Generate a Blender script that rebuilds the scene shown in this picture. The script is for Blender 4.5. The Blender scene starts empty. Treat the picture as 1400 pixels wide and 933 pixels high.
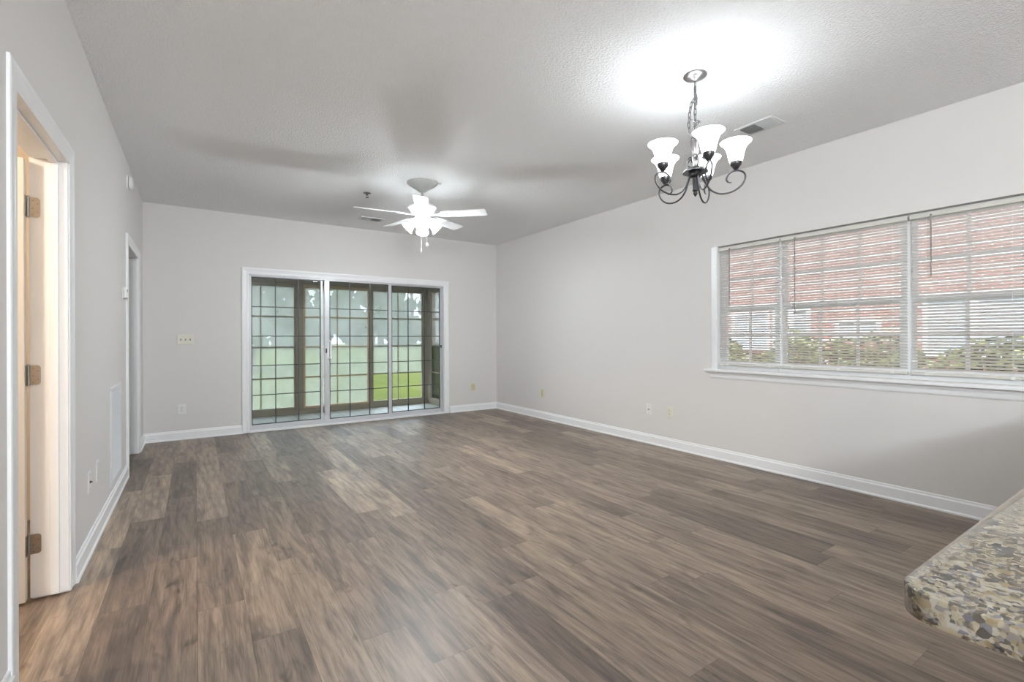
import bpy, math, random
from mathutils import Vector, Matrix
random.seed(7)
PI = math.pi
SC = bpy.context.scene
COL = SC.collection

# ------------------------------------------------------------------ camera
F_PX, YAW, CY, CAM_H, ROLL = 649.73, 0.5874, 461.88, 1.1871, -0.0032
w = Vector((math.sin(YAW), math.cos(YAW), 0))
r0 = Vector((math.cos(YAW), -math.sin(YAW), 0))
u0 = Vector((0, 0, 1))
rt = r0 * math.cos(ROLL) + u0 * math.sin(ROLL)
up = u0 * math.cos(ROLL) - r0 * math.sin(ROLL)
cd = bpy.data.cameras.new('camera')
cd.sensor_width = 36
cd.lens = F_PX / 1400 * 36
cd.shift_y = -(466.5 - CY) / 1400
cd.clip_start = 0.02
cd.clip_end = 400
cam = bpy.data.objects.new('camera', cd)
COL.objects.link(cam)
M = Matrix((rt, up, -w)).transposed().to_4x4()
M.translation = Vector((0, 0, CAM_H))
cam.matrix_world = M
SC.camera = cam

# ------------------------------------------------------------------ world, exposure, render options
SKY = (0.75, 0.885, 1.0)
SKY_STRENGTH = 5.2
world = bpy.data.worlds.new('overcast_sky')
SC.world = world
world.use_nodes = True
bg = world.node_tree.nodes['Background']
bg.inputs[0].default_value = (*SKY, 1)
bg.inputs[1].default_value = SKY_STRENGTH

SUN_STRENGTH = 4.5
sl = bpy.data.lights.new('sun', 'SUN')
sl.energy = SUN_STRENGTH
sl.angle = math.radians(8)
sl.color = (1.0, 0.96, 0.90)
so = bpy.data.objects.new('sun', sl)
COL.objects.link(so)
so.rotation_euler = Vector((0.62, 0.38, -0.80)).to_track_quat('-Z', 'Y').to_euler()

CHANDELIER_BULB = 0.36      # watts of each bulb
CHANDELIER_GLOW = 8.2     # radiance of the lit frosted glass
FAN_BULB = 46.0
FAN_GLOW = 26.0
KITCHEN_FILL = 250.0  # radiance of the unseen pendant added as general fill
SIDE_ROOM_FILL = 78.0  # watts of the unseen lamp added in the side room
LAMP_TINT = (0.90, 0.965, 1.0)
WARM_TINT = (1.0, 0.80, 0.58)

vs = SC.view_settings
vs.view_transform = 'Standard'
vs.look = 'None'
vs.gamma = 1
vs.use_curve_mapping = False
vs.exposure = 0.06
SC.display_settings.display_device = 'sRGB'
cy = SC.cycles
cy.use_denoising = True
cy.max_bounces = 9
cy.diffuse_bounces = 6
cy.glossy_bounces = 4
cy.transmission_bounces = 6
cy.transparent_max_bounces = 32
cy.caustics_reflective = False
cy.caustics_refractive = False
cy.sample_clamp_indirect = 8

# room dimensions (metres): camera stands over the origin and looks down the long room
XL, XR, YB, YF, H = -0.497, 4.215, 6.801, -2.6, 2.74
T = 0.125


# ------------------------------------------------------------------ materials
def mat(name, base=(.8, .8, .8), rough=.5, metal=0.0, spec=.5, emit=None, strength=0.0, coat=0.0):
    m = bpy.data.materials.new(name)
    m.use_nodes = True
    b = m.node_tree.nodes['Principled BSDF']
    b.inputs['Base Color'].default_value = (*base, 1)
    b.inputs['Roughness'].default_value = rough
    b.inputs['Metallic'].default_value = metal
    b.inputs['Specular IOR Level'].default_value = spec
    b.inputs['Coat Weight'].default_value = coat
    if emit:
        b.inputs['Emission Color'].default_value = (*emit, 1)
        b.inputs['Emission Strength'].default_value = strength
    return m


class NT:
    """small helper for wiring node trees"""
    def __init__(s, m):
        s.t = m.node_tree
        s.b = s.t.nodes.get('Principled BSDF')

    def n(s, kind, **kw):
        nd = s.t.nodes.new(kind)
        for k, v in kw.items():
            setattr(nd, k, v)
        return nd

    def l(s, a, b):
        s.t.links.new(a, b)

    def math(s, op, a, b=None, c=None):
        nd = s.n('ShaderNodeMath', operation=op)
        for i, v in enumerate((a, b, c)):
            if v is None:
                continue
            if isinstance(v, (int, float)):
                nd.inputs[i].default_value = v
            else:
                s.l(v, nd.inputs[i])
        return nd.outputs[0]

    def ramp(s, fac, stops, interp='LINEAR'):
        nd = s.n('ShaderNodeValToRGB')
        cr = nd.color_ramp
        cr.interpolation = interp
        while len(cr.elements) < len(stops):
            cr.elements.new(0.5)
        for e, (p, c) in zip(cr.elements, stops):
            e.position = p
            e.color = (*c, 1) if len(c) == 3 else c
        s.l(fac, nd.inputs[0])
        return nd.outputs[0]

    def mix(s, fac, a, b, mode='MIX'):
        nd = s.n('ShaderNodeMix', data_type='RGBA', blend_type=mode)
        for sock, v in ((nd.inputs[0], fac), (nd.inputs[6], a), (nd.inputs[7], b)):
            if isinstance(v, (int, float)):
                sock.default_value = v
            elif isinstance(v, tuple):
                sock.default_value = (*v, 1)
            else:
                s.l(v, sock)
        return nd.outputs[2]

    def noise(s, vec, scale, detail=3, rough=.5, dist=0.0):
        nd = s.n('ShaderNodeTexNoise')
        nd.inputs['Scale'].default_value = scale
        nd.inputs['Detail'].default_value = detail
        nd.inputs['Roughness'].default_value = rough
        nd.inputs['Distortion'].default_value = dist
        if vec is not None:
            s.l(vec, nd.inputs['Vector'])
        return nd

    def coord(s, scale=(1, 1, 1), rot=(0, 0, 0), kind='Object'):
        tc = s.n('ShaderNodeTexCoord')
        mp = s.n('ShaderNodeMapping')
        mp.inputs['Scale'].default_value = scale
        mp.inputs['Rotation'].default_value = rot
        s.l(tc.outputs[kind], mp.inputs['Vector'])
        return mp.outputs[0]

    def bump(s, height, strength, dist):
        nd = s.n('ShaderNodeBump')
        nd.inputs['Strength'].default_value = strength
        nd.inputs['Distance'].default_value = dist
        s.l(height, nd.inputs['Height'])
        s.l(nd.outputs[0], s.b.inputs['Normal'])


def wall_paint(name, col):
    m = mat(name, col, .75, spec=.25)
    t = NT(m)
    t.bump(t.noise(t.coord(), 90, 2).outputs[0], .06, .002)
    return m


def popcorn():
    m = mat('popcorn_ceiling', (.93, .935, .94), .95, spec=.1)
    t = NT(m)
    c = t.coord()
    a = t.noise(c, 78, 3, .6).outputs[0]
    b = t.ramp(a, [(.42, (0, 0, 0)), (.60, (1, 1, 1))])
    t.bump(b, .62, .008)
    return m


def plank_floor():
    m = mat('vinyl_plank', (.3, .25, .2), .38, spec=.55)
    t = NT(m)
    tc = t.n('ShaderNodeTexCoord')
    sp = t.n('ShaderNodeSeparateXYZ')
    t.l(tc.outputs['Object'], sp.inputs[0])
    x, y = sp.outputs[0], sp.outputs[1]
    W, Lp = .178, 1.22
    xs = t.math('DIVIDE', t.math('ADD', x, 10 + .142), W)
    row = t.math('FLOOR', xs)
    wn = t.n('ShaderNodeTexWhiteNoise', noise_dimensions='1D')
    t.l(row, wn.inputs['W'])
    ys = t.math('DIVIDE', t.math('ADD', t.math('ADD', y, 20), t.math('MULTIPLY', wn.outputs[0], Lp)), Lp)
    col = t.math('FLOOR', ys)
    cb = t.n('ShaderNodeCombineXYZ')
    t.l(row, cb.inputs[0]); t.l(col, cb.inputs[1])
    w2 = t.n('ShaderNodeTexWhiteNoise', noise_dimensions='3D')
    t.l(cb.outputs[0], w2.inputs['Vector'])
    rnd = w2.outputs['Value']
    # grain coordinates: stretched along the plank, shifted plank by plank
    gx = t.math('ADD', t.math('MULTIPLY', x, 1.0), t.math('MULTIPLY', rnd, 37.0))
    gy = t.math('ADD', t.math('MULTIPLY', y, 1.0), t.math('MULTIPLY', rnd, 91.0))
    gc = t.n('ShaderNodeCombineXYZ')
    t.l(gx, gc.inputs[0]); t.l(t.math('MULTIPLY', gy, .035), gc.inputs[1])
    fine = t.noise(gc.outputs[0], 150, 4, .7, .25).outputs[0]
    gc4 = t.n('ShaderNodeCombineXYZ')
    t.l(gx, gc4.inputs[0]); t.l(t.math('MULTIPLY', gy, .07), gc4.inputs[1])
    streak = t.noise(gc4.outputs[0], 27, 3, .55, .5).outputs[0]
    gc2 = t.n('ShaderNodeCombineXYZ')
    t.l(gx, gc2.inputs[0]); t.l(t.math('MULTIPLY', gy, .22), gc2.inputs[1])
    band = t.noise(gc2.outputs[0], 9.5, 3, .55, 1.2).outputs[0]
    gc3 = t.n('ShaderNodeCombineXYZ')
    t.l(gx, gc3.inputs[0]); t.l(t.math('MULTIPLY', gy, .38), gc3.inputs[1])
    knot = t.noise(gc3.outputs[0], 9.0, 3, .65, .9).outputs[0]
    # cathedral grain: rings of a stretched wave
    wv = t.n('ShaderNodeTexWave', wave_type='RINGS', rings_direction='Z')
    wv.inputs['Scale'].default_value = 7
    wv.inputs['Distortion'].default_value = 5
    wv.inputs['Detail'].default_value = 3
    wv.inputs['Detail Scale'].default_value = 1.4
    t.l(gc2.outputs[0], wv.inputs['Vector'])
    base = t.ramp(rnd, [(0, (.165, .126, .100)), (.35, (.218, .167, .130)), (.65, (.268, .206, .158)), (1, (.344, .266, .203))])
    dark = t.ramp(band, [(.34, (.70, .70, .73)), (.50, (.98, .98, .99)), (.68, (1.16, 1.15, 1.12))])
    c1 = t.mix(1.0, base, dark, 'MULTIPLY')
    gr = t.ramp(fine, [(.34, (.58, .57, .57)), (.52, (1.02, 1.02, 1.02)), (.72, (1.22, 1.21, 1.19))])
    st = t.ramp(streak, [(.34, (.66, .66, .68)), (.50, (1.0, 1.0, 1.0)), (.66, (1.20, 1.18, 1.15))])
    c1 = t.mix(1.0, c1, st, 'MULTIPLY')
    c2 = t.mix(.8, c1, gr, 'MULTIPLY')
    rg = t.ramp(wv.outputs['Fac'], [(0, (.80, .79, .78)), (.45, (1.04, 1.04, 1.04))])
    c3 = t.mix(.55, c2, rg, 'MULTIPLY')
    kn = t.ramp(knot, [(.61, (1, 1, 1)), (.73, (.48, .46, .46))])
    c4 = t.mix(.9, c3, kn, 'MULTIPLY')
    # seams
    fx = t.math('FRACT', xs); fy = t.math('FRACT', ys)
    ex = t.math('MULTIPLY', t.math('MINIMUM', fx, t.math('SUBTRACT', 1.0, fx)), W)
    ey = t.math('MULTIPLY', t.math('MINIMUM', fy, t.math('SUBTRACT', 1.0, fy)), Lp)
    e = t.math('MINIMUM', ex, ey)
    seam = t.ramp(t.math('MULTIPLY', e, 100.0), [(.06, (.55, .53, .51)), (.16, (1, 1, 1))])
    c5 = t.mix(.8, c4, seam, 'MULTIPLY')
    t.l(c5, t.b.inputs['Base Color'])
    t.l(t.math('ADD', .33, t.math('MULTIPLY', fine, .16)), t.b.inputs['Roughness'])
    t.bump(t.math('ADD', t.math('MULTIPLY', fine, .5), seam), .12, .0015)
    return m


def granite():
    m = mat('granite', (.5, .45, .35), .05, spec=.6, coat=1.0)
    m.node_tree.nodes['Principled BSDF'].inputs['Coat IOR'].default_value = 1.8
    m.node_tree.nodes['Principled BSDF'].inputs['Coat Roughness'].default_value = .02
    t = NT(m)
    c = t.coord()
    def vor(scale, dist=0.6):
        nz = t.noise(c, scale * .6, 3)
        ad = t.mix(.035 * 20 / scale, c, nz.outputs[1], 'ADD')
        v = t.n('ShaderNodeTexVoronoi')
        v.inputs['Scale'].default_value = scale
        t.l(ad, v.inputs['Vector'])
        g = t.n('ShaderNodeSeparateColor')
        t.l(v.outputs['Color'], g.inputs[0])
        return g.outputs[0]
    a = t.ramp(vor(230), [(0, (.36, .31, .22)), (.28, (.24, .19, .10)), (.46, (.42, .39, .32)), (.64, (.17, .17, .19)), (.82, (.07, .065, .065)), (.92, (.016, .015, .014))], 'CONSTANT')
    b = t.ramp(vor(120), [(0, (.40, .35, .25)), (.30, (.27, .21, .11)), (.5, (.42, .40, .35)), (.66, (.14, .14, .165)), (.85, (.025, .022, .02))], 'CONSTANT')
    big = t.ramp(t.noise(c, 22, 4, .6).outputs[0], [(.42, (0, 0, 0)), (.6, (1, 1, 1))])
    sel = t.ramp(t.noise(c, 40, 2, .5).outputs[0], [(.46, (0, 0, 0)), (.54, (1, 1, 1))])
    cc = t.mix(sel, a, b)
    drk = t.ramp(t.noise(c, 60, 4, .65, .4).outputs[0], [(.37, (.12, .11, .10)), (.46, (1, 1, 1))])
    c2 = t.mix(t.math('MULTIPLY', big, .35), cc, (.24, .19, .10))
    c3 = t.mix(.9, c2, drk, 'MULTIPLY')
    c3 = t.mix(1.0, c3, (.70, .68, .68), 'MULTIPLY')
    t.l(c3, t.b.inputs['Base Color'])
    return m


def thin_glass(name, tint=(.93, .96, .96), refl=1.0, haze=0.0, haze_col=(.8, .9, .93)):
    m = bpy.data.materials.new(name)
    m.use_nodes = True
    t = NT(m)
    t.t.nodes.remove(t.b)
    out = [n for n in t.t.nodes if n.type == 'OUTPUT_MATERIAL'][0]
    tr = t.n('ShaderNodeBsdfTransparent'); tr.inputs[0].default_value = (*tint, 1)
    gl = t.n('ShaderNodeBsdfGlossy'); gl.inputs['Roughness'].default_value = .015
    fr = t.n('ShaderNodeFresnel'); fr.inputs['IOR'].default_value = 1.5
    mx = t.n('ShaderNodeMixShader')
    t.l(t.math('MULTIPLY', fr.outputs[0], refl), mx.inputs[0])
    last = tr.outputs[0]
    if haze:
        df = t.n('ShaderNodeBsdfTranslucent'); df.inputs[0].default_value = (*haze_col, 1)
        d2 = t.n('ShaderNodeBsdfDiffuse'); d2.inputs[0].default_value = (*haze_col, 1)
        m0 = t.n('ShaderNodeMixShader'); m0.inputs[0].default_value = .3
        t.l(df.outputs[0], m0.inputs[1]); t.l(d2.outputs[0], m0.inputs[2])
        m1 = t.n('ShaderNodeMixShader')
        nz = t.noise(t.coord((1, 1, .6)), 2.6, 3)
        t.l(t.math('MULTIPLY', t.math('ADD', nz.outputs[0], .5), haze), m1.inputs[0])
        t.l(last, m1.inputs[1]); t.l(m0.outputs[0], m1.inputs[2])
        last = m1.outputs[0]
    t.l(last, mx.inputs[1]); t.l(gl.outputs[0], mx.inputs[2])
    t.l(mx.outputs[0], out.inputs[0])
    return m


def brick_wall():
    m = mat('red_brick', (.5, .2, .15), .9, spec=.15)
    t = NT(m)
    tc = t.n('ShaderNodeTexCoord')
    sp = t.n('ShaderNodeSeparateXYZ'); t.l(tc.outputs['Object'], sp.inputs[0])
    cb = t.n('ShaderNodeCombineXYZ')
    t.l(sp.outputs[1], cb.inputs[0]); t.l(sp.outputs[2], cb.inputs[1])
    bk = t.n('ShaderNodeTexBrick')
    t.l(cb.outputs[0], bk.inputs['Vector'])
    bk.inputs['Scale'].default_value = 1
    bk.inputs['Brick Width'].default_value = .205
    bk.inputs['Row Height'].default_value = .068
    bk.inputs['Mortar Size'].default_value = .010
    bk.inputs['Color1'].default_value = (.62, .25, .19, 1)
    bk.inputs['Color2'].default_value = (.46, .19, .16, 1)
    bk.inputs['Mortar'].default_value = (.78, .73, .68, 1)
    nz = t.noise(cb.outputs[0], 3.3, 3)
    c = t.mix(.35, bk.outputs[0], t.ramp(nz.outputs[0], [(.3, (.6, .6, .65)), (.7, (1.2, 1.15, 1.1))]), 'MULTIPLY')
    t.l(c, t.b.inputs['Base Color'])
    return m


def lawn_mat():
    m = mat('lawn_grass', (.2, .4, .08), .95, spec=.1)
    t = NT(m)
    c = t.coord()
    a = t.noise(c, .16, 4, .6).outputs[0]
    f = t.noise(c, 6, 4, .7).outputs[0]
    col = t.ramp(a, [(.3, (.058, .074, .012)), (.5, (.086, .098, .018)), (.7, (.114, .118, .026))])
    t.l(t.mix(.35, col, t.ramp(f, [(.3, (.6, .65, .5)), (.7, (1.2, 1.2, 1.1))]), 'MULTIPLY'), t.b.inputs['Base Color'])
    return m


def leaf_mat(name, a, b):
    m = mat(name, a, .8, spec=.2)
    t = NT(m)
    g = t.n('ShaderNodeNewGeometry')
    t.l(t.ramp(g.outputs['Random Per Island'], [(0, a), (1, b)]), t.b.inputs['Base Color'])
    return m


def tile_mat():
    m = mat('porch_tile', (.7, .7, .68), .4, spec=.4)
    t = NT(m)
    bk = t.n('ShaderNodeTexBrick', offset=0.0)
    t.l(t.coord(), bk.inputs['Vector'])
    bk.inputs['Scale'].default_value = 1
    bk.inputs['Brick Width'].default_value = .33
    bk.inputs['Row Height'].default_value = .33
    bk.inputs['Mortar Size'].default_value = .005
    bk.inputs['Color1'].default_value = (.78, .76, .71, 1)
    bk.inputs['Color2'].default_value = (.72, .71, .67, 1)
    bk.inputs['Mortar'].default_value = (.30, .29, .28, 1)
    t.l(bk.outputs[0], t.b.inputs['Base Color'])
    return m


M_WALL = wall_paint('greige_wall_paint', (.735, .717, .704))
M_WALL_SIDE = wall_paint('side_room_paint', (.72, .66, .58))
M_CEIL = popcorn()
M_FLOOR = plank_floor()
M_TRIM = mat('white_trim_paint', (.88, .89, .905), .32, spec=.45)
M_DOOR = mat('white_door_paint', (.80, .80, .79), .4)
M_ALU = mat('satin_aluminium', (.66, .67, .69), .36, metal=.15)
M_GRILLE = mat('dark_bronze_bar', (.055, .058, .06), .45)
M_GLASS = thin_glass('clear_glass', (.94, .965, .96), 1.0)
M_WGLASS = thin_glass('window_glass', (.95, .97, .97), 1.0)
M_VINYL = thin_glass('hazy_vinyl_pane', (.90, .92, .93), .6, haze=.33, haze_col=(.88, .86, .82))
M_SCREEN = thin_glass('dark_mesh_screen', (.34, .36, .38), .2)
M_PORCH = mat('porch_bronze_frame', (.33, .275, .205), .6)
M_PORCH_TAN = mat('porch_tan_frame', (.60, .42, .26), .55)
M_TILE = tile_mat()
M_VINYL_WHITE = mat('white_vinyl_sash', (.90, .92, .94), .4)
def slat_mat():
    m = mat('blind_slat_white', (.88, .88, .87), .45)
    t = NT(m)
    out = [n for n in t.t.nodes if n.type == 'OUTPUT_MATERIAL'][0]
    tl = t.n('ShaderNodeBsdfTranslucent'); tl.inputs[0].default_value = (.88, .88, .87, 1)
    mx = t.n('ShaderNodeMixShader'); mx.inputs[0].default_value = .5
    t.l(t.b.outputs[0], mx.inputs[1]); t.l(tl.outputs[0], mx.inputs[2]); t.l(mx.outputs[0], out.inputs[0])
    return m


M_SLAT = slat_mat()
M_RAIL = mat('blind_rail_cream', (.66, .65, .60), .5)
M_CORD = mat('blind_cord', (.80, .80, .78), .8)
M_WAND = mat('smoked_wand', (.20, .19, .19), .25)
M_BRICK = brick_wall()
M_LAWN = lawn_mat()
M_GRANITE = granite()
M_CAB = mat('cabinet_paint', (.55, .50, .44), .5)
M_NICKEL = mat('brushed_nickel', (.33, .31, .31), .36, metal=1.0)
M_HINGE = mat('aged_nickel_hinge', (.42, .40, .37), .32, metal=1.0)
M_CHAIN = mat('antique_pewter_chain', (.20, .195, .20), .4, metal=.9)
M_DARKMETAL = mat('dark_pewter', (.085, .083, .088), .34, metal=.85)
M_SHADE = mat('lit_frosted_glass', (.9, .9, .9), .5, emit=LAMP_TINT, strength=CHANDELIER_GLOW)
M_FANSHADE = mat('lit_fan_glass', (.9, .9, .9), .5, emit=LAMP_TINT, strength=FAN_GLOW)
M_FILL_GLOBE = mat('fill_globe_glass', (.9, .9, .9), .5, emit=LAMP_TINT, strength=KITCHEN_FILL)  # glowing globe of the added kitchen pendant
M_FAN = mat('white_fan_enamel', (.84, .85, .86), .35)
M_FANGREY = mat('pale_grey_fan_housing', (.60, .61, .60), .4)
M_PLATE = mat('white_plate', (.80, .80, .78), .4)
M_IVORY = mat('ivory_plate', (.66, .62, .40), .4)
M_ALMOND = mat('almond_plate', (.76, .74, .64), .4)
M_SLOT = mat('dark_slot', (.03, .03, .03), .6)
M_BLACK = mat('vent_dark_duct', (.035, .037, .04), .9)
M_VENT = mat('vent_white_enamel', (.74, .75, .77), .4)
M_BARK = mat('bark', (.12, .09, .07), .95)
M_LEAF_FAR = leaf_mat('far_tree_leaves', (.028, .055, .03), (.075, .115, .06))
M_LEAF_NEAR = leaf_mat('near_tree_leaves', (.020, .042, .02), (.06, .09, .04))
M_LEAF_HEDGE = leaf_mat('hedge_leaves', (.03, .05, .015), (.34, .36, .11))
M_STUCCO = mat('grey_siding', (.55, .56, .56), .8)
M_BGLASS = mat('neighbour_window_glass', (.50, .54, .60), .12, spec=.6)


# ------------------------------------------------------------------ mesh building
class MB:
    def __init__(s):
        s.v, s.f, s.sm = [], [], []

    def add(s, vs_, fs, smooth=False, mtx=None):
        o = len(s.v)
        for p in vs_:
            s.v.append(tuple(mtx @ Vector(p)) if mtx else tuple(p))
        for f in fs:
            s.f.append([i + o for i in f]); s.sm.append(smooth)
        return s

    def box(s, x0, y0, z0, x1, y1, z1, mtx=None):
        x0, x1 = sorted((x0, x1)); y0, y1 = sorted((y0, y1)); z0, z1 = sorted((z0, z1))
        return s.add([(x0, y0, z0), (x1, y0, z0), (x1, y1, z0), (x0, y1, z0), (x0, y0, z1), (x1, y0, z1), (x1, y1, z1), (x0, y1, z1)],
                     [(0, 3, 2, 1), (4, 5, 6, 7), (0, 1, 5, 4), (1, 2, 6, 5), (2, 3, 7, 6), (3, 0, 4, 7)], False, mtx)

    def lathe(s, prof, n=32, mtx=None, cap=True, closed=False):
        vs_, fs = [], []
        for r, z in prof:
            for k in range(n):
                a = 2 * PI * k / n
                vs_.append((r * math.cos(a), r * math.sin(a), z))
        m = len(prof)
        for i in range(m if closed else m - 1):
            j = (i + 1) % m
            for k in range(n):
                k2 = (k + 1) % n
                fs.append((i * n + k, i * n + k2, j * n + k2, j * n + k))
        if cap and not closed:
            if prof[0][0] > 1e-6: fs.append(tuple(range(n - 1, -1, -1)))
            if prof[-1][0] > 1e-6: fs.append(tuple((m - 1) * n + k for k in range(n)))
        return s.add(vs_, fs, True, mtx)

    def tube(s, pts, r, n=8, closed=False, mtx=None, flat=1.0):
        pts = [Vector(p) for p in pts]
        m = len(pts)
        rs = r if isinstance(r, (list, tuple)) else [r] * m
        vs_, fs = [], []
        prev = None
        for i, p in enumerate(pts):
            a = pts[(i - 1) % m] if (closed or i > 0) else p
            b = pts[(i + 1) % m] if (closed or i < m - 1) else p
            d = (b - a).normalized()
            if prev is None:
                q = Vector((0, 0, 1)) if abs(d.z) < .9 else Vector((1, 0, 0))
                nx = d.cross(q).normalized()
            else:
                nx = (prev - d * prev.dot(d)).normalized()
            prev = nx
            ny = d.cross(nx)
            for k in range(n):
                t = 2 * PI * k / n
                vs_.append(p + (nx * math.cos(t) * flat + ny * math.sin(t)) * rs[i])
        for i in range(m if closed else m - 1):
            j = (i + 1) % m
            for k in range(n):
                k2 = (k + 1) % n
                fs.append((i * n + k, i * n + k2, j * n + k2, j * n + k))
        if not closed:
            fs.append(tuple(range(n - 1, -1, -1)))
            fs.append(tuple((m - 1) * n + k for k in range(n)))
        return s.add(vs_, fs, True, mtx)

    def prism(s, poly, h0, h1, mtx=None, smooth=False):
        n = len(poly)
        vs_ = [(x, y, h0) for x, y in poly] + [(x, y, h1) for x, y in poly]
        fs = [tuple(range(n - 1, -1, -1)), tuple(range(n, 2 * n))]
        fs += [(i, (i + 1) % n, n + (i + 1) % n, n + i) for i in range(n)]
        return s.add(vs_, fs, smooth, mtx)

    def sweep(s, rings, smooth=False, cap=True):
        """rings: list of equally long closed point loops"""
        n = len(rings[0])
        vs_ = [p for r in rings for p in r]
        fs = []
        for i in range(len(rings) - 1):
            for k in range(n):
                k2 = (k + 1) % n
                fs.append((i * n + k, i * n + k2, (i + 1) * n + k2, (i + 1) * n + k))
        if cap:
            fs.append(tuple(range(n - 1, -1, -1)))
            fs.append(tuple((len(rings) - 1) * n + k for k in range(n)))
        return s.add(vs_, fs, smooth)

    def build(s, name, material, parent=None, bevel=0.0, segs=2):
        me = bpy.data.meshes.new(name)
        me.from_pydata(s.v, [], s.f)
        me.polygons.foreach_set('use_smooth', s.sm)
        me.materials.append(material)
        import bmesh
        bm = bmesh.new(); bm.from_mesh(me)
        bmesh.ops.recalc_face_normals(bm, faces=bm.faces)
        bm.to_mesh(me); bm.free()
        me.update()
        o = bpy.data.objects.new(name, me)
        COL.objects.link(o)
        if parent: o.parent = parent
        if bevel:
            b = o.modifiers.new('bevel', 'BEVEL'); b.width = bevel; b.segments = segs
            b.limit_method = 'ANGLE'; b.angle_limit = math.radians(40)
        if any(s.sm):
            e = o.modifiers.new('edges', 'EDGE_SPLIT'); e.split_angle = math.radians(50)
        return o


def tag(o, label, cat, group=None, kind=None):
    o['label'] = label; o['category'] = cat
    if group: o['group'] = group
    if kind: o['kind'] = kind
    return o


def thing(name, label, cat, loc=(0, 0, 0), rz=0.0, group=None, kind=None):
    o = bpy.data.objects.new(name, None)
    o.empty_display_size = .1
    COL.objects.link(o)
    o.location = loc; o.rotation_euler = (0, 0, rz)
    return tag(o, label, cat, group, kind)


def kids(o):
    return [c for c in bpy.data.objects if c.parent == o]


def copy_tree(o, parent=None):
    c = o.copy(); COL.objects.link(c); c.parent = parent
    for ch in kids(o):
        copy_tree(ch, c)
    return c


def at(p, rz=0):
    m = Matrix.Rotation(rz, 4, 'Z'); m.translation = Vector(p)
    return m


# ------------------------------------------------------------------ room shell
S = 'structure'
SL0, SL1, SLZ = .556, 3.246, 2.0            # sliding door opening in the back wall
D1A, D1B, D1Z = 2.222, 3.0, 2.012           # near doorway in the left wall
D2A, D2B, D2Z = 5.31, 6.19, 2.012           # far cased opening in the left wall
WA, WB, WZ0, WZ1 = .64, 2.733, .878, 2.062  # window opening in the right wall
TW = .16

b = MB()
b.box(-3.2, YF - .12, -.12, XR + TW, YB + .02, 0)
tag(b.build('floor', M_FLOOR), 'grey brown wood plank floor running the length of the room', 'floor', kind=S)

b = MB()
b.box(XL - .2, YF - .12, H, XR + TW, YB + .15, H + .12)
tag(b.build('ceiling', M_CEIL), 'white popcorn textured ceiling over the whole room', 'ceiling', kind=S)

b = MB()
x0, x1 = XL - T, XL
b.box(x0, YF, 0, x1, D1A - .02, H); b.box(x0, D1A - .02, D1Z + .02, x1, D1B + .02, H)
b.box(x0, D1B + .02, 0, x1, D2A - .02, H); b.box(x0, D2A - .02, D2Z + .02, x1, D2B + .02, H); b.box(x0, D2B + .02, 0, x1, YB + .15, H)
tag(b.build('wall_left', M_WALL), 'pale grey left wall with a doorway and a far cased opening', 'wall', kind=S)

b = MB()
b.box(XL, YB, 0, SL0, YB + .15, H); b.box(SL0, YB, SLZ, SL1, YB + .15, H); b.box(SL1, YB, 0, XR, YB + .15, H)
tag(b.build('wall_back', M_WALL), 'greige back wall around the sliding glass door', 'wall', kind=S)

b = MB()
b.box(XR, YF, 0, XR + TW, WA - .02, H); b.box(XR, WB + .02, 0, XR + TW, YB + .15, H)
b.box(XR, WA - .02, 0, XR + TW, WB + .02, WZ0); b.box(XR, WA - .02, WZ1, XR + TW, WB + .02, H)
tag(b.build('wall_right', M_WALL), 'greige right wall with the triple window', 'wall', kind=S)

b = MB()
b.box(XL - T, YF - .12, 0, XR + TW, YF, H)
tag(b.build('wall_front', M_WALL), 'greige kitchen wall behind the viewer', 'wall', kind=S)

# side room behind the near doorway, small hall behind the far opening
SX = -3.2
b = MB()
b.box(SX, .9, 0, SX + .1, 7.0, H); b.box(SX, .8, 0, XL - T, .9, H); b.box(SX, 4.35, 0, XL - T, 4.45, H); b.box(SX, 6.95, 0, XL - T, 7.05, H)
tag(b.build('wall_side', M_WALL_SIDE), 'warm beige walls of the side room seen past the open door', 'wall', kind=S)
b = MB()
b.box(SX, .8, 2.5, XL - T, 7.05, 2.6)
tag(b.build('ceiling_side', M_WALL_SIDE), 'beige ceiling of the side room', 'ceiling', kind=S)
b = MB()
b.box(-3.2, YB + .02, -.12, XL, 7.05, 0)
tag(b.build('floor_side', M_FLOOR), 'plank floor strip in the hall behind the far opening', 'floor', kind=S)

# ---- baseboards
BB = [(0, 0), (.021, 0), (.021, .010), (.014, .019), (.0135, .084), (.0075, .092), (.0065, .104), (.003, .108), (0, .108)]


def baseboard(name, label, runs):
    b = MB()
    for (ax, ay), (bx, by), (nx, ny), *hi in runs:
        k = hi[0] if hi else 1.0
        rings = [[(px + nx * o, py + ny * o, z * k) for o, z in BB] for px, py in ((ax, ay), (bx, by))]
        b.sweep(rings)
    return tag(b.build(name, M_TRIM), label, 'baseboard', kind=S)


baseboard('baseboard_left', 'white baseboard along the left wall', [((XL, YF), (XL, 2.150), (1, 0), 1.3), ((XL, 3.092), (XL, 5.218), (1, 0)), ((XL, 6.285), (XL, YB), (1, 0))])
baseboard('baseboard_back', 'white baseboard either side of the sliding glass door', [((XL, YB), (.49, YB), (0, -1)), ((3.34, YB), (XR, YB), (0, -1))])
baseboard('baseboard_right', 'long white baseboard under the window wall', [((XR, YF), (XR, YB), (-1, 0))])

# ---- casings
CAS = [(0, 0), (0, .009), (.006, .012), (.022, .012), (.028, .010), (.050, .014), (.060, .018), (.075, .018), (.080, .014), (.080, 0)]


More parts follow.
